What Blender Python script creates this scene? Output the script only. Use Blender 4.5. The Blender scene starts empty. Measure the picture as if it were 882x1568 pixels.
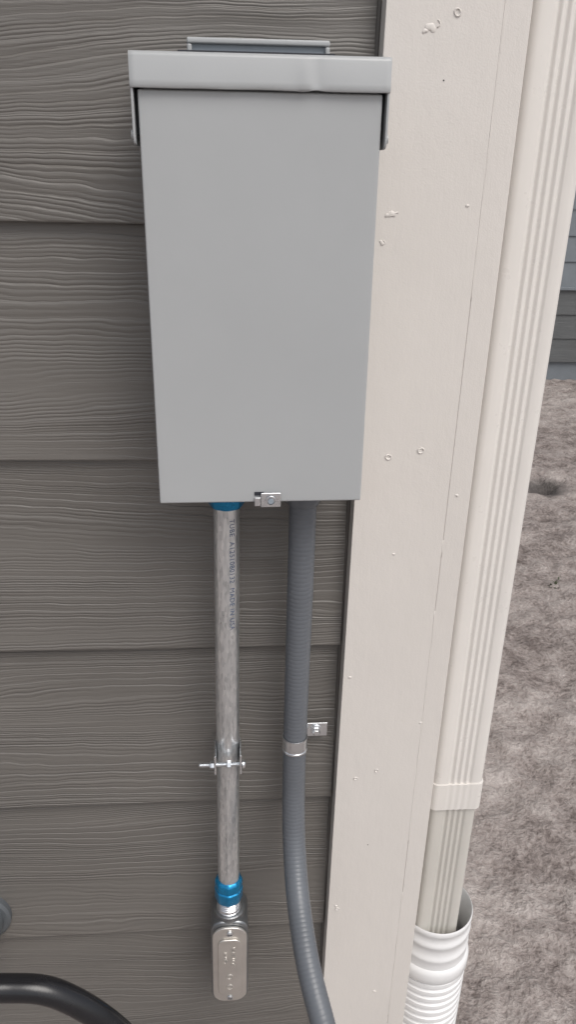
import bpy, bmesh, math, random
from mathutils import Vector, Matrix, noise
random.seed(4)
ZO=1.5
sc=bpy.context.scene
col=sc.collection
# ------------------------------------------------------------------ helpers
def empty(name):
    e=bpy.data.objects.new(name,None); e.location=(0,0,ZO); e.empty_display_size=.05
    col.objects.link(e); return e
def link(name,me,mat=None,parent=None,smooth=False):
    o=bpy.data.objects.new(name,me); col.objects.link(o)
    if mat: me.materials.append(mat)
    if parent: o.parent=parent
    else: o.location=(0,0,ZO)
    if smooth:
        for p in me.polygons: p.use_smooth=True
    return o
def bevel(o,w,seg=2,ang=30):
    m=o.modifiers.new('bev','BEVEL'); m.width=w; m.segments=seg; m.limit_method='ANGLE'; m.angle_limit=math.radians(ang)
    for p in o.data.polygons: p.use_smooth=True
    n=o.modifiers.new('wn','WEIGHTED_NORMAL'); n.keep_sharp=True
def mesh(name,vs,fs):
    me=bpy.data.meshes.new(name); me.from_pydata(vs,[],fs); me.update()
    bm=bmesh.new(); bm.from_mesh(me); bmesh.ops.recalc_face_normals(bm,faces=bm.faces); bm.to_mesh(me); bm.free()
    return me
def box(name,x0,x1,y0,y1,z0,z1,mat,parent=None,bw=0,seg=2):
    vs=[(x,y,z) for x in (x0,x1) for y in (y0,y1) for z in (z0,z1)]
    fs=[(0,1,3,2),(4,6,7,5),(0,4,5,1),(2,3,7,6),(0,2,6,4),(1,5,7,3)]
    o=link(name,mesh(name,vs,fs),mat,parent)
    if bw: bevel(o,bw,seg)
    return o
def prism(name,pts,axis,a,b,mat,parent=None,bw=0,seg=2):
    def mk(p,t):
        return (p[0],p[1],t) if axis=='z' else ((p[0],t,p[1]) if axis=='y' else (t,p[0],p[1]))
    n=len(pts); vs=[mk(p,a) for p in pts]+[mk(p,b) for p in pts]
    fs=[tuple(range(n)),tuple(range(2*n-1,n-1,-1))]+[(i,(i+1)%n,n+(i+1)%n,n+i) for i in range(n)]
    o=link(name,mesh(name,vs,fs),mat,parent)
    if bw: bevel(o,bw,seg)
    return o
def lathe(name,prof,c,axis='z',n=48,mat=None,parent=None,caps=True,fn=None):
    vs=[];fs=[]
    for r,t in prof:
        for i in range(n):
            a=2*math.pi*i/n
            rr=r*(fn(a,t) if fn else 1)
            p,q=rr*math.cos(a),rr*math.sin(a)
            if axis=='z': v=(c[0]+p,c[1]+q,c[2]+t)
            elif axis=='y': v=(c[0]+p,c[1]+t,c[2]+q)
            else: v=(c[0]+t,c[1]+p,c[2]+q)
            vs.append(v)
    m=len(prof)
    for j in range(m-1):
        for i in range(n):
            k=(i+1)%n
            fs.append((j*n+i,j*n+k,(j+1)*n+k,(j+1)*n+i))
    if caps:
        fs.append(tuple(range(n))); fs.append(tuple(range(m*n-1,(m-1)*n-1,-1)))
    me=mesh(name,vs,fs)
    o=link(name,me,mat,parent)
    for p in me.polygons: p.use_smooth=True
    me.set_sharp_from_angle(angle=math.radians(38))
    return o
def spline(pts,sub=16):
    out=[];P=[Vector(p) for p in pts];P=[P[0]*2-P[1]]+P+[P[-1]*2-P[-2]]
    for i in range(1,len(P)-2):
        for s in range(sub):
            t=s/sub;a,b,c,d=P[i-1:i+3]
            out.append(.5*((2*b)+(c-a)*t+(2*a-5*b+4*c-d)*t*t+(3*b-a-3*c+d)*t**3))
    out.append(P[-2]);return out
def resample(path,step):
    out=[path[0]];acc=0
    for a,b in zip(path,path[1:]):
        L=(b-a).length
        while acc+L>=step:
            t=(step-acc)/L;a=a.lerp(b,t);out.append(a);L=(b-a).length;acc=0
            if L<1e-9:break
        acc+=L
    out.append(path[-1]);return out
def tube(name,path,rf,mat,parent=None,n=32):
    vs=[];fs=[];m=len(path);up=Vector((0.3,-1,.1)).normalized()
    for j,p in enumerate(path):
        t=(path[min(j+1,m-1)]-path[max(j-1,0)]).normalized()
        u=(up-up.dot(t)*t)
        u.normalize();up=u;w=t.cross(u)
        r=rf(j) if callable(rf) else rf
        for i in range(n):
            a=2*math.pi*i/n;vs.append(p+u*math.cos(a)*r+w*math.sin(a)*r)
    for j in range(m-1):
        for i in range(n):
            k=(i+1)%n;fs.append((j*n+i,j*n+k,(j+1)*n+k,(j+1)*n+i))
    fs.append(tuple(range(n)));fs.append(tuple(range(m*n-1,(m-1)*n-1,-1)))
    me=mesh(name,vs,fs);o=link(name,me,mat,parent,True);return o
# ------------------------------------------------------------------ materials
def newmat(name):
    m=bpy.data.materials.new(name);m.use_nodes=True;nt=m.node_tree
    return m,nt,nt.nodes['Principled BSDF']
def N(nt,t,**k):
    n=nt.nodes.new(t)
    for a,b in k.items(): setattr(n,a,b)
    return n
def mapped(nt,scale,src='Object',rot=(0,0,0)):
    tc=N(nt,'ShaderNodeTexCoord');mp=N(nt,'ShaderNodeMapping')
    mp.inputs['Scale'].default_value=scale;mp.inputs['Rotation'].default_value=rot
    nt.links.new(tc.outputs[src],mp.inputs['Vector']);return mp.outputs['Vector']
def noi(nt,vec,scale=1,detail=3,rough=.5,dist=0):
    n=N(nt,'ShaderNodeTexNoise');n.inputs['Scale'].default_value=scale;n.inputs['Detail'].default_value=detail
    n.inputs['Roughness'].default_value=rough;n.inputs['Distortion'].default_value=dist
    nt.links.new(vec,n.inputs['Vector']);return n.outputs['Fac']
def mth(nt,op,a,b=None,c=None,clamp=False):
    n=N(nt,'ShaderNodeMath',operation=op);n.use_clamp=clamp
    for i,v in enumerate((a,b,c)):
        if v is None: continue
        if isinstance(v,(int,float)): n.inputs[i].default_value=v
        else: nt.links.new(v,n.inputs[i])
    return n.outputs[0]
def ramp(nt,fac,stops):
    r=N(nt,'ShaderNodeValToRGB');e=r.color_ramp.elements
    while len(e)<len(stops): e.new(.5)
    for i,(p,c) in enumerate(stops):
        e[i].position=p;e[i].color=(c[0],c[1],c[2],1) if isinstance(c,(tuple,list)) else (c,c,c,1)
    nt.links.new(fac,r.inputs['Fac']);return r.outputs['Color']
def bump(nt,bsdf,h,dist,strength=1,prev=None):
    b=N(nt,'ShaderNodeBump');b.inputs['Strength'].default_value=strength;b.inputs['Distance'].default_value=dist
    nt.links.new(h,b.inputs['Height'])
    if prev: nt.links.new(prev,b.inputs['Normal'])
    nt.links.new(b.outputs['Normal'],bsdf.inputs['Normal']);return b.outputs['Normal']
def plain(name,c,rough=.5,metal=0,var=.06,bscale=400,bd=.0001,spec=None):
    m,nt,b=newmat(name)
    v=mapped(nt,(1,1,1))
    n=noi(nt,v,14,4,.6)
    nt.links.new(ramp(nt,n,[(.3,tuple(x*(1-var) for x in c)),(.7,tuple(min(1,x*(1+var)) for x in c))]),b.inputs['Base Color'])
    n2=noi(nt,v,60,3,.6)
    nt.links.new(mth(nt,'MULTIPLY_ADD',n2,.16,rough-.08),b.inputs['Roughness'])
    b.inputs['Metallic'].default_value=metal
    if spec is not None: b.inputs['Specular IOR Level'].default_value=spec
    if bd: bump(nt,b,noi(nt,v,bscale,2,.5),bd,.5)
    return m
def siding_mat(name,c):
    m,nt,b=newmat(name)
    uv=N(nt,'ShaderNodeUVMap').outputs[0]
    def mp(s):
        q=N(nt,'ShaderNodeMapping');q.inputs['Scale'].default_value=s;nt.links.new(uv,q.inputs['Vector']);return q.outputs[0]
    sx=N(nt,'ShaderNodeSeparateXYZ');nt.links.new(uv,sx.inputs[0]);V=sx.outputs['Y']
    n1=noi(nt,mp((3.6,13,1)),1,1.5,.45)
    n2=noi(nt,mp((1.5,8,1)),1,1,.4)
    n3=noi(nt,mp((30,40,1)),1,1,.5)
    ph=mth(nt,'MULTIPLY',V,112)
    ph=mth(nt,'MULTIPLY_ADD',n1,3.2,ph)
    ph=mth(nt,'MULTIPLY_ADD',n2,10.5,ph)
    ph=mth(nt,'MULTIPLY_ADD',n3,.5,ph)
    fr=mth(nt,'FRACT',ph)
    up=mth(nt,'POWER',fr,.55)
    dn=mth(nt,'MULTIPLY',mth(nt,'SUBTRACT',1.0,fr),7.0,clamp=True)
    s=mth(nt,'MULTIPLY',up,dn)
    ph2=mth(nt,'MULTIPLY',ph,2.63)
    s2=mth(nt,'MULTIPLY_ADD',mth(nt,'SINE',mth(nt,'MULTIPLY',ph2,2*math.pi)),.5,.5)
    s2=mth(nt,'POWER',s2,.5)
    amp=ramp(nt,noi(nt,mp((3,20,1)),1,2,.6),[(.38,.12),(.62,1.0)])
    amp2=ramp(nt,noi(nt,mp((2.0,30,1)),1.3,2,.6),[(.40,0.05),(.6,.42)])
    h=mth(nt,'MULTIPLY',s,amp)
    h=mth(nt,'MULTIPLY_ADD',s2,amp2,h)
    fib=noi(nt,mp((30,1000,1)),1,2,.6)
    h=mth(nt,'MULTIPLY_ADD',fib,.2,h)
    grit=noi(nt,mp((900,900,1)),1,2,.6)
    h=mth(nt,'MULTIPLY_ADD',grit,.08,h)
    bump(nt,b,h,.0013,.85)
    big=noi(nt,mp((3,9,1)),1,4,.6)
    nt.links.new(ramp(nt,big,[(.3,tuple(x*.92 for x in c)),(.7,tuple(x*1.08 for x in c))]),b.inputs['Base Color'])
    b.inputs['Roughness'].default_value=.42
    return m
def trim_mat(name,c):
    m,nt,b=newmat(name)
    brush=noi(nt,mapped(nt,(420,420,40)),1,3,.6)
    lump=noi(nt,mapped(nt,(60,60,28)),1,3,.55)
    fine=noi(nt,mapped(nt,(900,900,900)),1,2,.5)
    h=mth(nt,'MULTIPLY_ADD',lump,1.3,mth(nt,'MULTIPLY_ADD',brush,.22,mth(nt,'MULTIPLY',fine,.4)))
    bump(nt,b,h,.0007,.55)
    n=noi(nt,mapped(nt,(6,6,3)),1,5,.6)
    nt.links.new(ramp(nt,n,[(.3,tuple(x*.965 for x in c)),(.7,tuple(min(1,x*1.02) for x in c))]),b.inputs['Base Color'])
    b.inputs['Roughness'].default_value=.42
    return m
def emt_mat():
    m,nt,b=newmat('galvanized_steel')
    vo=N(nt,'ShaderNodeTexVoronoi');vo.inputs['Scale'].default_value=1;vo.inputs['Randomness'].default_value=1
    nt.links.new(mapped(nt,(500,500,160)),vo.inputs['Vector'])
    sp=N(nt,'ShaderNodeSeparateXYZ');nt.links.new(vo.outputs['Color'],sp.inputs[0])
    n=noi(nt,mapped(nt,(400,400,35)),1,5,.7)
    n2=noi(nt,mapped(nt,(90,90,30)),1,3,.6)
    mix=mth(nt,'MULTIPLY_ADD',sp.outputs['X'],.18,mth(nt,'MULTIPLY_ADD',n,.5,mth(nt,'MULTIPLY',n2,.38)))
    nt.links.new(ramp(nt,mix,[(.34,(.46,.48,.49)),(.50,(.66,.68,.69)),(.74,(.88,.89,.89))]),b.inputs['Base Color'])
    b.inputs['Metallic'].default_value=.88
    nt.links.new(mth(nt,'MULTIPLY_ADD',mix,.25,.18),b.inputs['Roughness'])
    bump(nt,b,n,.0003,.5)
    return m
def ground_mat():
    m,nt,b=newmat('rough_soil')
    v=mapped(nt,(1,1,1))
    big=noi(nt,v,1.1,3,.6);mid=noi(nt,v,11,6,.66);fine=noi(nt,v,75,4,.65)
    mix=mth(nt,'MULTIPLY_ADD',big,.26,mth(nt,'MULTIPLY_ADD',mid,.44,mth(nt,'MULTIPLY',fine,.34)))
    c=ramp(nt,mix,[(.42,(.16,.13,.118)),(.50,(.305,.262,.243)),(.56,(.375,.330,.308)),(.66,(.50,.45,.425))])
    tc=N(nt,'ShaderNodeTexCoord');d=N(nt,'ShaderNodeVectorMath',operation='DISTANCE')
    nt.links.new(tc.outputs['Object'],d.inputs[0]);d.inputs[1].default_value=(1.72,3.14,-1.53)
    dd=mth(nt,'MULTIPLY_ADD',mid,.12,mth(nt,'ADD',d.outputs['Value'],-.06))
    wet=ramp(nt,dd,[(.08,.25),(.15,1.0)])
    mx=N(nt,'ShaderNodeMix',data_type='RGBA',blend_type='MULTIPLY');mx.inputs[0].default_value=1
    nt.links.new(c,mx.inputs[6]);nt.links.new(wet,mx.inputs[7])
    nt.links.new(mx.outputs[2],b.inputs['Base Color'])
    b.inputs['Roughness'].default_value=.62
    h=mth(nt,'MULTIPLY_ADD',mid,.8,mth(nt,'MULTIPLY',fine,.28))
    bump(nt,b,h,.04,.8)
    return m
M_sid=siding_mat('grey_brown_fibre_cement',(.150,.140,.128))
M_caulk=plain('grey_brown_caulk',(.10,.092,.084),.5)
M_trim=trim_mat('cream_trim_paint',(.665,.63,.592))
M_box=plain('grey_powder_coat',(.39,.402,.408),.36,0,.015,700,.00006)
M_recess=plain('dark_gap_paint',(.02,.022,.03),.6)  # near-black colour standing in for shade inside gaps, slots and nail holes
M_tab=plain('bluish_grey_paint',(.27,.31,.35),.4,0,.03)
M_inlet=plain('dark_grey_plastic',(.10,.11,.12),.45,0,.05)
M_emt=emt_mat()
M_zinc=plain('zinc_plated',(.74,.76,.78),.28,1,.15,300,.0001)
M_alu=plain('cast_aluminium',(.66,.635,.60),.36,.85,.12,500,.0003)
M_aludk=plain('cast_aluminium_body',(.24,.25,.26),.34,.85,.2,400,.0004)
M_blue=plain('blue_plated_nut',(.02,.25,.50),.28,.7,.15)
M_flex=plain('grey_pvc',(.118,.128,.143),.38,0,.06,300,.0002)
M_black=plain('black_rubber',(.010,.010,.012),.25,0,.1)
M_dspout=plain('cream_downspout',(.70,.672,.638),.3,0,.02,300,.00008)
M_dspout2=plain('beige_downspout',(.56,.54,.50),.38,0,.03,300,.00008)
M_white=plain('white_hdpe',(.76,.76,.76),.38,0,.02)
M_found=plain('concrete',(.33,.32,.30),.85,0,.15,60,.002)
M_house2=siding_mat('slate_siding',(.10,.105,.108))
M_roof=plain('roof_shingle',(.07,.07,.07),.9,0,.3,50,.004)
M_band=plain('bluegrey_band',(.17,.19,.21),.6)
M_ink=plain('blue_ink',(.08,.12,.20),.6)
M_ground=ground_mat()
M_leaf=plain('weed_leaf',(.05,.06,.03),.6)
M_wall=plain('house_wrap',(.05,.05,.05),.9)
# ------------------------------------------------------------------ house
house=empty('siding_house')
def lap(name,x0,x1,zb,mat,parent,tilt=.010,hgt=.225,y0=0,seed=0,th=.0085,segs=1):
    b=.0012
    prof=[(y0+th,zb),(y0+b,zb),(y0+.0003,zb+b*.4),(y0,zb+b*1.3),(y0+tilt,zb+hgt),(y0+tilt+th,zb+hgt)]
    vs=[(x,p[0],p[1]) for x in (x0,x1) for p in prof];n=len(prof)
    fs=[(i,(i+1)%n,n+(i+1)%n,n+i) for i in range(n)]+[tuple(range(n)),tuple(range(2*n-1,n-1,-1))]
    me=mesh(name,vs,fs)
    uvl=me.uv_layers.new(name='UVMap')
    ox,oz=seed*7.31,seed*3.77
    for l in me.loops:
        c=me.vertices[l.vertex_index].co
        uvl.data[l.index].uv=(c.x+ox,c.z+oz+(c.y-y0 if c.z<zb+.001 else 0))
    return link(name,me,mat,parent)
ZL=-.0403
for k in range(-6,7):
    lap('siding_board_%d'%(k+6),-3.0,.1162,ZL-.2*k,M_sid,house,seed=k+11)
path=[];zz=-1.24
while zz<1.36:
    path.append(Vector((.1178+.0004*noise.noise(Vector((7,0,zz*25))),.0062+.0008*noise.noise(Vector((3,5,zz*30))),zz)));zz+=.006
tube('joint_caulk',path,.0022,M_caulk,house,8)
box('wall_sheathing',-3.0,.205,.021,.12,-1.24,1.36,M_wall,house)
box('foundation',-3.0,.21,.03,.3,-1.62,-1.2405,M_found,house,.004)
T0,T1=-1.3,1.36
box('corner_board_front',.1189,.20675,-.0138,.0205,T0,T1,M_trim,house,.0006)
box('corner_board_side',.2068,.2278,-.0137,.095,T0,T1,M_trim,house,.0008)
box('side_wall',.12,.2098,.1205,5.2,-1.24,1.36,M_wall,house)
box('side_foundation',.12,.2075,.301,5.2,-1.62,-1.2405,M_found,house)
for k in range(-6,7):
    o=lap('side_siding_%d'%(k+6),.0,5.1,ZL-.2*k,M_sid,house,seed=k+31)
    o.rotation_euler=(0,0,math.pi/2);o.location=(.2225,.097,0)
box('soffit',-3.1,.6,-.40,5.3,1.3605,1.40,M_trim,house)
box('fascia',-3.12,.64,-.43,-.4005,1.33,1.50,M_trim,house,.003)
prism('roof',[(-.46,1.4005),(5.4,1.4005),(5.4,1.46),(2.5,2.4),(-.46,1.46)],'x',-3.15,.66,M_roof,house)
def blob(nm,x,z,r,depth=.0006,ring=False):
    if ring:
        prof=[(r*1.05,0),(r*1.0,-depth*.7),(r*.82,-depth),(r*.62,-depth*.5),(r*.5,.0)]
        sd=random.random()*9
        lathe(nm,prof,(x,-.0139,z),'y',24,M_trim,house,caps=False,fn=lambda a,t:1+.08*math.sin(2*a+sd))
    else:
        n=7
        prof=[(r*math.cos(i/n*math.pi/2)+1e-5,-depth*math.sin(i/n*math.pi/2)) for i in range(n+1)]
        sd=random.random()*9
        lathe(nm,prof,(x,-.0137,z),'y',20,M_trim,house,fn=lambda a,t:1+.25*math.sin(2*a+sd)+.15*math.sin(3*a+sd*2))
i=0
for (x,z,r,ring) in [(.153,.1008,.0035,0),(.149,.0985,.002,0),(.172,.111,.0028,1),(.1341,-.0277,.003,0),(.1305,-.0285,.0018,0),(.1278,-.0495,.002,0),
    (.1474,-.2323,.0028,1),(.1767,-.2261,.003,1),(.1745,-.2262,.0014,0),(.1401,-.6024,.0022,1),(.1624,-.5925,.0022,1),
    (.215,-.27,.0015,0),(.13,-.80,.0022,1),(.128,-.795,.0014,0),(.185,-.95,.002,0),(.16,-.33,.0012,0),(.195,-.02,.0014,0),(.126,-.47,.0016,0),(.205,-.53,.0015,0)]:
    i+=1;blob('paint_blemish_%d'%i,x,z,r,.0009,bool(ring))
def rib(nm,pts,r):
    tube(nm,resample(spline([(a,-.0139,c) for a,c in pts],6),.0008),lambda j:r,M_trim,house,8)
rib('paint_drip_1',[(.1335,-.0292),(.136,-.0272),(.1395,-.0262)],.0006)
rib('paint_drip_2',[(.1285,-.051),(.1305,-.0495),(.129,-.0477)],.0005)
rib('paint_drip_3',[(.158,.101),(.160,.1035),(.158,.106)],.0006)
for j,(x,z) in enumerate([(.1663,.0671),(.160,-.70)]):
    lathe('nail_hole_%d'%j,[(.0006,0),(.0005,-.0002)],(x,-.0139,z),'y',12,M_recess,house)
seg=[];zz=T0;q=0
while zz<T1:
    nv=noise.noise(Vector((3.3,0,zz*9)))
    if nv>-.22: seg.append(Vector((.2068+.0005*noise.noise(Vector((0,0,zz*40))),-.01355,zz)))
    else:
        if len(seg)>3:
            q+=1;tube('paint_seam_%d'%q,seg,lambda j:.00045+.0003*noise.noise(Vector((3,0,j*.21))),M_trim,house,8)
        seg=[]
    zz+=.006
# ------------------------------------------------------------------ electrical box
eb=empty('electrical_disconnect_box')
C=Vector((.0275,0,-.097))
eb.location=(C.x,0,C.z+ZO);eb.rotation_euler=(0,-.0115,0)
HW=.0810
def ebox(nm,x0,x1,y0,y1,z0,z1,mat,bw=0,seg=2):
    return box(nm,x0,x1,y0,y1,z0,z1,mat,eb,bw,seg)
TZ=.166;BZ=-.1465
ebox('enclosure_body',-HW+.002,HW-.002,-.0855,-.001,BZ+.003,TZ-.004,M_box,.0015)
nx_,nz_=24,36;vs=[];fs=[]
for j in range(nz_+1):
    for i_ in range(nx_+1):
        a=i_/nx_;b_=j/nz_
        x=-HW+2*HW*a;z=BZ+(TZ-.02-BZ)*b_
        ed=min(a,1-a)*2*HW;ez=min(b_,1-b_)*.29
        d=.0012*(1-math.exp(-ed/.02))*(1-math.exp(-ez/.02))*noise.noise(Vector((x*9,2,z*7)))
        vs.append((x,-.0905+d,z))
nf=len(vs)
for j in range(nz_):
    for i_ in range(nx_):
        k=j*(nx_+1)+i_;fs.append((k,k+1,k+nx_+2,k+nx_+1))
W1=nx_+1
bd=[i_ for i_ in range(W1)]+[j*W1+nx_ for j in range(1,nz_+1)]+[nz_*W1+i_ for i_ in range(nx_-1,-1,-1)]+[j*W1 for j in range(nz_-1,0,-1)]
for k in bd: vs.append((vs[k][0],-.0858,vs[k][2]))
nb=len(bd)
for k in range(nb): fs.append((bd[k],bd[(k+1)%nb],nf+(k+1)%nb,nf+k))
o=link('front_cover',mesh('front_cover',vs,fs),M_box,eb,True);bevel(o,.0014,3,50)
ebox('cover_fold_left',-HW-.0002,-HW+.0012,-.0857,-.060,BZ+.002,TZ-.02,M_box,.0003)
ebox('cover_fold_right',HW-.0012,HW+.0002,-.0857,-.060,BZ+.002,TZ-.02,M_box,.0003)
nx=90
capw=.0853;z0=.1465;z1=.1675
vs=[];fs=[]
prof=[(-.0905,z0+.0012),(-.0930,z0-.0002),(-.0947,z0+.0000),(-.0955,z0+.0014),(-.0950,z0+.0045),(-.0943,z1-.003),(-.0934,z1-.0008),(-.0910,z1),(-.045,z1+.0015),(-.001,z1+.003),(-.001,z1-.003)]
for i_ in range(nx+1):
    x=-capw+2*capw*i_/nx
    for j,(yy,zz) in enumerate(prof):
        w=1 if 1<=j<=3 else .1
        dz=.00032*noise.noise(Vector((x*45,1.7,j*.1)))*w
        dy=.00032*noise.noise(Vector((x*38,5.2,j*.35)))*w
        d=math.exp(-((x-.036)/.004)**2)-.6*math.exp(-((x-.028)/.004)**2)
        if 1<=j<=4: dz+=.0006*d*(1 if j<4 else .3);dy+=.0006*d*(j-2)
        if i_ in(0,nx): dy+=.0010
        vs.append((x,yy+dy,zz+dz))
n=len(prof)
for i_ in range(nx):
    for j in range(n-1):
        fs.append((i_*n+j,i_*n+j+1,(i_+1)*n+j+1,(i_+1)*n+j))
fs.append(tuple(range(n)));fs.append(tuple(nx*n+j for j in range(n-1,-1,-1)))
o=link('rain_lid',mesh('rain_lid',vs,fs),M_box,eb,True);o.data.set_sharp_from_angle(angle=math.radians(50))
for s,nm in((-1,'left'),(1,'right')):
    pts=[(-.0935,.1475),(-.0935,.118),(-.091,.1135),(-.086,.1125),(-.02,.1125),(-.004,.120),(-.004,.165),(-.0935,.165)]
    a=s*(capw-.0002);b=s*(capw-.0019)
    prism('lid_arm_'+nm,pts,'x',min(a,b),max(a,b),M_box,eb,.0005)
    a=s*(capw-.0021);b=s*(HW+.0003)
    prism('lid_arm_gap_'+nm,[(-.080,.1460),(-.080,.119),(-.004,.119),(-.004,.1460)],'x',min(a,b),max(a,b),M_recess,eb)  # solid dark filler, paints the shade between lid arm and body
    o=lathe('arm_rivet_'+nm,[(.0030,-.0012),(.0028,.0012)],(s*(capw+.0002),-.086,.119),'x',20,M_box,eb)
ebox('mount_tab',-.0508,.0541,-.009,-.005,.150,.1855,M_tab,.001)
ebox('tab_rim_top',-.0508,.0541,-.0125,-.0092,.1825,.1865,M_box,.0012)
ebox('tab_rim_left',-.0508,-.0472,-.0125,-.0092,.165,.1823,M_box,.0012)
ebox('tab_rim_right',.0505,.0541,-.0125,-.0092,.165,.1823,M_box,.0012)
ebox('gasket_strip',-.0575,.0575,-.018,-.0128,.160,.1775,M_recess,.0006)  # black strip painted as the shaded gap between tab and lid
hx=.0030
ebox('hasp_slot',hx-.0085,hx-.0010,-.0911,-.0900,-.1405,-.1375,M_recess)
ebox('hasp_plate',hx-.0035,hx+.0125,-.0945,-.0930,-.1495,-.1372,M_zinc,.0007)
ebox('hasp_foot',hx-.0035,hx+.0125,-.0929,-.070,-.1500,-.1486,M_zinc,.0004)
ebox('hasp_step',hx-.0085,hx-.0035,-.0932,-.0912,-.1490,-.1415,M_zinc,.0006)
lathe('hasp_eye',[(.0042,-.0952),(.0040,-.0962),(.0030,-.0962),(.0027,-.0950)],(hx+.0045,0,-.1435),'y',32,M_zinc,eb)
lathe('hasp_hole',[(.0024,-.0951),(.0023,-.0964)],(hx+.0045,0,-.1435),'y',24,M_tab,eb)
# ------------------------------------------------------------------ EMT conduit
em=empty('metal_conduit')
cx,cy=.0012,-.038
R=.0115
lathe('pipe',[(R,-.250),(R,-.56),(R,-.725)],(cx,cy,0),'z',64,M_emt,em)
def hexf(k,amp):
    return lambda a,t:1+amp*math.cos(k*a)
lathe('upper_nut',[(.0125,-.249),(.0155,-.251),(.0155,-.2650),(.0140,-.2680),(.0120,-.2685)],(cx,cy,0),'z',72,M_blue,em,fn=hexf(8,.018))
lathe('lower_nut',[(.0118,-.7130),(.0142,-.7150),(.0150,-.7175),(.0150,-.7235),(.0140,-.7245),(.0140,-.7262),(.0152,-.7275),(.0152,-.7405),(.0142,-.7425),(.0125,-.7430)],(cx,cy,0),'z',72,M_blue,em,fn=hexf(8,.022))
pr=[(.0122,-.7432)]
for k in range(4):
    z=-.7440-.0028*k;pr+=[(.0122,z),(.0132,z-.0007),(.0132,z-.0014),(.0122,z-.0021)]
pr+=[(.0128,-.757),(.0145,-.758),(.0148,-.764),(.0130,-.766)]
lathe('threaded_hub',pr,(cx,cy,0),'z',48,M_zinc,em)
def wraptext(nm,body,size,z0,s0):
    cu=bpy.data.curves.new(nm,'FONT');cu.body=body;cu.size=size;cu.space_character=1.12
    t=bpy.data.objects.new(nm+'_src',cu);col.objects.link(t)
    bpy.context.view_layer.update()
    dg=bpy.context.evaluated_depsgraph_get()
    me=bpy.data.meshes.new_from_object(t.evaluated_get(dg));bpy.data.objects.remove(t)
    bm=bmesh.new();bm.from_mesh(me)
    for v in bm.verts:
        tx,ty=v.co.x,v.co.y;ph=(s0+ty)/R
        v.co=Vector((cx+(R+.00025)*math.sin(ph),cy-(R+.00025)*math.cos(ph),z0-tx))
    bm.to_mesh(me);bm.free();me.materials.clear()
    return link(nm,me,M_ink,em)
wraptext('stamped_text','TUBE  A1251080132  MADE IN USA',.0066,-.277,.0027)
hz=-.537
def arc(r,a0,a1,n=24): return [(cx+r*math.sin(a),cy+r*math.cos(a)) for a in [a0+(a1-a0)*i/n for i in range(n+1)]]
xi=R+.0004
poly=[(cx-xi-.0016,cy-.0235),(cx-xi-.0016,cy)]+arc(R+.0020,-math.pi*.45,math.pi*.45)+[(cx+xi+.0016,cy),(cx+xi+.0016,cy-.0235),(cx+xi-.0002,cy-.0235),(cx+xi-.0002,cy)]+arc(R+.0003,math.pi*.45,-math.pi*.45)+[(cx-xi+.0002,cy),(cx-xi+.0002,cy-.0235)]
prism('hanger_band',poly,'z',hz-.0115,hz+.0115,M_zinc,em,.0004)
box('hanger_back',cx-.006,cx+.006,cy+R+.0021,.004,hz-.006,hz+.006,M_zinc,em,.0005)
by=cy-.0195;bz=hz-.002
prf=[]
t=-.0285
while t<.014: prf+=[(.0019,t),(.0023,t+.0005)];t+=.001
lathe('hanger_bolt',prf,(cx,by,bz),'x',20,M_zinc,em)
lathe('bolt_head',[(.0030,.0137),(.0044,.0142),(.0044,.0160),(.0034,.0172),(.001,.0176)],(cx,by,bz),'x',28,M_zinc,em)
lathe('bolt_nut',[(.0036,-.0178),(.0040,-.0172),(.0040,-.0142),(.0036,-.0136)],(cx,by,bz),'x',6,M_zinc,em)
lathe('bolt_nut_inner',[(.0036,-.0010),(.0040,-.0006),(.0040,.0026),(.0036,.003)],(cx,by,bz),'x',6,M_zinc,em)
# conduit body
lb=empty('conduit_body')
lx=.0018
def rrect(w,z0,z1,r,n=8,cxx=lx):
    o=[];h=w/2
    for (x,z,a0) in [(cxx+h-r,z1-r,0),(cxx-h+r,z1-r,90),(cxx-h+r,z0+r,180),(cxx+h-r,z0+r,270)]:
        for i in range(n+1):
            a=math.radians(a0+90*i/n);o.append((x+r*math.cos(a),z+r*math.sin(a)))
    return o
prism('body',rrect(.0420,-.8925,-.764,.013),'y',-.0545,-.012,M_aludk,lb,.003,3)
lathe('hub_collar',[(.0150,-.7575),(.0175,-.7590),(.0175,-.768),(.0205,-.785)],(lx,-.037,0),'z',40,M_aludk,lb)
prism('cover_plate',rrect(.0385,-.8885,-.7690,.0145),'y',-.0582,-.0548,M_alu,lb,.0010,3)
prism('cover_raised_panel',rrect(.0265,-.8745,-.7850,.008),'y',-.0606,-.0583,M_alu,lb,.0009,3)
for k,z in enumerate((-.7770,-.8815)):
    lathe('cover_screw_%d'%k,[(.0036,-.0584),(.0036,-.0596),(.0026,-.0604),(.0004,-.0606)],(lx,0,z),'y',24,M_zinc,lb)
    box('screw_slot_%d'%k,lx-.0024,lx+.0024,-.0608,-.0604,z-.0004,z+.0004,M_recess,lb)
lathe('rear_hub',[(.015,-.0118),(.015,-.001)],(lx,0,-.868),'y',32,M_aludk,lb)
def flattext(nm,body,size,x,z,rot,y):
    cu=bpy.data.curves.new(nm,'FONT');cu.body=body;cu.size=size;cu.extrude=.0004;cu.align_x='CENTER'
    t=bpy.data.objects.new(nm+'_src',cu);col.objects.link(t);bpy.context.view_layer.update()
    me=bpy.data.meshes.new_from_object(t.evaluated_get(bpy.context.evaluated_depsgraph_get()));bpy.data.objects.remove(t)
    for v in me.vertices:
        a,b,c=v.co;ca,sa=math.cos(rot),math.sin(rot)
        v.co=(x+a*ca-b*sa,y-c,z+a*sa+b*ca)
    me.materials.clear();return link(nm,me,M_alu,lb)
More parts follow.
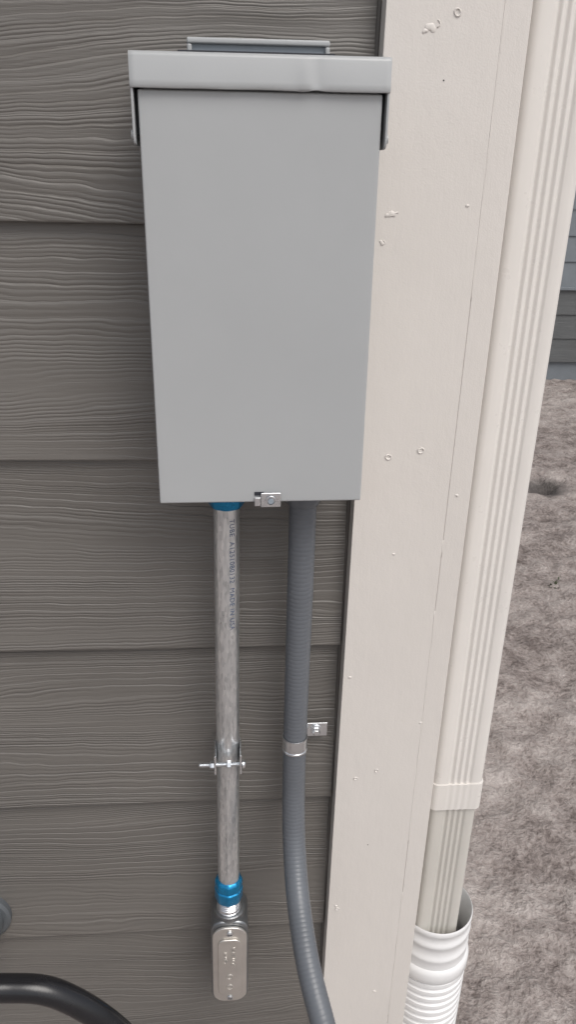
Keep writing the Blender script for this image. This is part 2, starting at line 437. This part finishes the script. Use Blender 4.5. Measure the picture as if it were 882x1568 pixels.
flattext('cast_text_1','WET LOC',.0072,lx+.0015,-.812,-math.pi/2,-.0608)
flattext('cast_text_2','3/4 LB75',.0055,lx-.0065,-.812,-math.pi/2,-.0608)
for k,z in enumerate((-.844,-.861)):
    lathe('cast_ring_%d'%k,[(.0042,-.0607),(.0040,-.0614),(.0032,-.0614),(.0030,-.0607)],(lx,0,z),'y',24,M_alu,lb,caps=False)
# ------------------------------------------------------------------ flexible conduit
fx=empty('flexible_conduit')
P=[(.0690,-.034,-.250),(.0695,-.033,-.32),(.0698,-.031,-.43),(.0700,-.030,-.54),(.0706,-.033,-.61),(.0716,-.048,-.66),(.0740,-.085,-.70),(.0800,-.135,-.728),(.0925,-.180,-.760),(.110,-.215,-.82),(.138,-.24,-.93),(.17,-.26,-1.08),(.20,-.29,-1.25),(.22,-.33,-1.46)]
path=resample(spline(P,24),.00075)
RF=.0120
tube('tubing',path,lambda j:RF+(.00016 if j%6<4 else 0.0)+.00015*math.sin(j*.013),M_flex,fx,40)
lathe('box_fitting',[(.0158,-.2480),(.0158,-.262),(.0148,-.267),(.0125,-.269)],(.0692,-.034,0),'z',48,M_flex,fx,fn=hexf(8,.02))
fz=-.5365
pr=[(.0124,-.0086),(.0132,-.0084),(.0132,-.0066),(.0127,-.0060),(.0127,.0060),(.0132,.0066),(.0132,.0084),(.0124,.0086)]
lathe('strap_ring',pr,(.0700,-.030,fz),'z',48,M_zinc,fx,caps=False)
tz=-.5420
prism('strap_tab',[(.0795,-.0200),(.0810,-.0200),(.0832,-.0085),(.0860,-.0052),(.107,-.0050),(.107,-.0033),(.0850,-.0035),(.0815,-.0075)],'z',tz-.0085,tz+.0085,M_zinc,fx,.0005)
lathe('strap_screw_washer',[(.0062,-.0051),(.0060,-.0064),(.0040,-.0068)],(.0950,0,tz),'y',28,M_zinc,fx)
lathe('strap_screw_head',[(.0043,-.0069),(.0043,-.0105),(.0034,-.0115)],(.0950,0,tz),'y',6,M_zinc,fx)
# ------------------------------------------------------------------ downspout
ds=empty('downspout')
def dsprof(x0,x1,y0,y1,nr,amp,rc=.006,ml=.20,mr=.14):
    pts=[]
    def corner(cx_,cy_,a0):
        return [(cx_+rc*math.cos(math.radians(a0+90*i/6)),cy_+rc*math.sin(math.radians(a0+90*i/6))) for i in range(7)]
    def face(fn,nrib):
        o=[];m=12
        for r_ in range(nrib):
            for i in range(m):
                t=(i+.5)/m
                c=.5-.5*math.cos(2*math.pi*t)
                o.append(fn(ml+(1-ml-mr)*(r_+t)/nrib,amp*c))
        return o
    pts+=corner(x0+rc,y0+rc,180)
    pts+=face(lambda t,h:(x0+rc+(x1-x0-2*rc)*t,y0+h),nr)
    pts+=corner(x1-rc,y0+rc,270)
    pts+=face(lambda t,h:(x1-h,y0+rc+(y1-y0-2*rc)*t),nr+1)
    pts+=corner(x1-rc,y1-rc,0)
    pts+=face(lambda t,h:(x1-rc-(x1-x0-2*rc)*t,y1-h),nr)
    pts+=corner(x0+rc,y1-rc,90)
    pts+=face(lambda t,h:(x0+h,y1-rc-(y1-y0-2*rc)*t),nr+1)
    return pts
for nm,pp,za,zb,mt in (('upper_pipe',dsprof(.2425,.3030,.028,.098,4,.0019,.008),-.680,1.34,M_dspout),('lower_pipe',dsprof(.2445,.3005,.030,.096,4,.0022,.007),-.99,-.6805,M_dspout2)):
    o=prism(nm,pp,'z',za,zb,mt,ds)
    for p in o.data.polygons:p.use_smooth=True
    o.data.set_sharp_from_angle(angle=math.radians(60))
prism('strap_band',dsprof(.2412,.3042,.0266,.0995,4,.0005,.008),'z',-.693,-.655,M_dspout,ds)
for p in ds.children[-1].data.polygons:p.use_smooth=True
ds.children[-1].data.set_sharp_from_angle(angle=math.radians(50))
# ------------------------------------------------------------------ white drain pipe
dp=empty('corrugated_drain_pipe')
pc=(.279,.066,-.013)
pr=[(.0455,-.935),(.0472,-.93),(.0472,-.882),(.0485,-.880),(.0495,-.8815),(.0495,-.889),(.0480,-.891),(.0480,-.902),(.0495,-.904),(.0495,-.910),(.0480,-.912),(.0480,-.928),(.0494,-.930),(.0494,-.935),(.0483,-.937),(.0487,-.950),(.0515,-.953),(.0525,-.958),(.0525,-.972),(.0505,-.975)]
lathe('adapter',pr,pc,'z',72,M_white,dp,caps=False)
pr=[];z=-.9752
while z>-1.53:
    pr+=[(.0476,z),(.0506,z-.0018),(.0509,z-.0060),(.0506,z-.0092),(.0478,z-.0110)];z-=.0135
lathe('corrugated_pipe',pr,pc,'z',72,M_white,dp,caps=False)
# ------------------------------------------------------------------ power inlet + black cable
pi=empty('power_inlet')
pi_x,pi_z=-.2815,-.800
lathe('inlet_flange',[(.034,.006),(.034,-.004),(.031,-.007)],(pi_x-.004,0,pi_z),'y',48,M_inlet,pi)
lathe('inlet_barrel',[(.027,-.006),(.027,-.06),(.0245,-.063),(.0245,-.080),(.0265,-.083),(.0265,-.095),(.020,-.099)],(pi_x-.004,0,pi_z),'y',48,M_inlet,pi)
pw=empty('black_power_cable')
P=[(-.2855,-.095,-.800),(-.287,-.14,-.775),(-.266,-.185,-.690),(-.222,-.20,-.652),(-.185,-.20,-.6505),(-.152,-.20,-.659),(-.1166,-.20,-.692),(-.088,-.20,-.738),(-.07,-.20,-.80),(-.06,-.20,-.92),(-.07,-.21,-1.15),(-.10,-.24,-1.38),(-.16,-.30,-1.485),(-.5,-.4,-1.49)]
tube('cable',resample(spline(P,20),.003),.0115,M_black,pw,32)
# ------------------------------------------------------------------ ground
def ax(lo,f0,f1,hi,step):
    a=[];x=f0
    while x<f1: a.append(x);x+=step
    a.append(f1);st=step;x=f1
    while x<hi: st*=1.5;x=min(hi,x+st);a.append(x)
    st=step;x=f0;b=[]
    while x>lo: st*=1.5;x=max(lo,x-st);b.append(x)
    return b[::-1]+a
X=ax(-80,.2,3.8,80,.015);Y=ax(-80,.2,5.7,80,.016)
vs=[]
for y in Y:
    for x in X:
        h=.020*noise.noise(Vector((x*1.6,y*1.6,0)))
        h+=.012*noise.noise(Vector((x*5,y*5,4)))
        h-=.012*abs(noise.noise(Vector((x*9,y*9,14))))
        h+=.010*noise.noise(Vector((x*18,y*18,2)))
        h-=.010*abs(noise.noise(Vector((x*30,y*30,8))))
        h-=.05*math.exp(-((x-1.72)**2+(y-3.14)**2)/.007)
        vs.append((x,y,-1.50+h*(.25 if x<.2 else 1)))
nxg=len(X)
fs=[(j*nxg+i,j*nxg+i+1,(j+1)*nxg+i+1,(j+1)*nxg+i) for j in range(len(Y)-1) for i in range(nxg-1)]
me=bpy.data.meshes.new('ground');me.from_pydata(vs,[],fs);me.update()
link('ground',me,M_ground,None,True)
me=bpy.data.meshes.new('weeds');bm=bmesh.new()
for (wx,wy,n) in [(1.33,2.0,9),(1.37,2.06,5)]:
    for k in range(n):
        a=random.random()*6.28;L=.010+random.random()*.022;r=random.random()*.035
        p=Vector((wx+math.cos(a*3)*r,wy+math.sin(a*2)*r,-1.502));d=Vector((math.cos(a),math.sin(a),.6)).normalized();s=Vector((-math.sin(a),math.cos(a),0))*.004
        v=[bm.verts.new(q) for q in (p,p+d*L*.5+s,p+d*L,p+d*L*.5-s)];bm.faces.new(v)
bm.to_mesh(me);bm.free();link('weeds',me,M_leaf)
# ------------------------------------------------------------------ neighbour house
nh=empty('neighbour_house')
box('foundation_wall',1.6,9,5.53,5.9,-1.7,-1.36,M_band,nh)
for k in range(3):
    lap('lower_board_%d'%k,1.6,9,-1.36+.19*k,M_house2,nh,y0=5.5,seed=60+k,hgt=.21,th=.012,tilt=.012)
box('belly_band',1.6,9,5.485,5.54,-.79,-.765,M_band,nh,.004)
for k in range(12):
    lap('upper_board_%d'%k,1.6,9,-.765+.19*k,M_house2,nh,y0=5.5,seed=80+k,hgt=.21,th=.012,tilt=.012).data.materials[0]=M_band
box('wall_core',1.6,9,5.545,12,-1.36,1.52,M_wall,nh)
prism('roof',[(5.1,1.53),(12.4,1.53),(8.7,3.3)],'x',1.3,9.3,M_roof,nh)
# ------------------------------------------------------------------ camera
f,th,ps,ga,D=1197.2897,0.40852,0.0877,0.02795,0.67107
F=Vector((math.sin(ps)*math.cos(th),math.cos(ps)*math.cos(th),-math.sin(th)))
r=Vector((math.cos(ps),-math.sin(ps),0));u=r.cross(F)
Rv=r*math.cos(ga)+u*math.sin(ga);U=-r*math.sin(ga)+u*math.cos(ga)
cd=bpy.data.cameras.new('camera');cd.sensor_fit='VERTICAL';cd.sensor_height=36;cd.lens=36*f/1568
cd.clip_start=.02;cd.clip_end=400
co=bpy.data.objects.new('camera',cd);col.objects.link(co)
m=Matrix((Rv,U,-F)).transposed().to_4x4();m.translation=Vector((0,-D,ZO));co.matrix_world=m
sc.camera=co
# ------------------------------------------------------------------ light
w=bpy.data.worlds.new('World');sc.world=w;w.use_nodes=True;nt=w.node_tree
bg=nt.nodes['Background'];sky=nt.nodes.new('ShaderNodeTexSky');sky.sky_type='NISHITA';sky.sun_disc=False
EL,AZ=55,150
sky.sun_elevation=math.radians(EL);sky.sun_rotation=math.radians(AZ)
sky.air_density=1.0;sky.dust_density=4.0;sky.ozone_density=1.0
hs=nt.nodes.new('ShaderNodeHueSaturation');hs.inputs['Saturation'].default_value=.4
nt.links.new(sky.outputs[0],hs.inputs['Color']);nt.links.new(hs.outputs[0],bg.inputs['Color'])
bg.inputs['Strength'].default_value=.147
sl=bpy.data.lights.new('sun','SUN');sl.energy=1.4;sl.angle=math.radians(35);sl.color=(1,.97,.93)
so=bpy.data.objects.new('sun',sl);col.objects.link(so)
e,a=math.radians(EL),math.radians(AZ)
dirv=Vector((math.sin(a)*math.cos(e),math.cos(a)*math.cos(e),math.sin(e)))
so.rotation_euler=dirv.to_track_quat('Z','Y').to_euler();so.location=dirv*20
sc.view_settings.view_transform='Standard';sc.view_settings.look='None';sc.view_settings.exposure=0
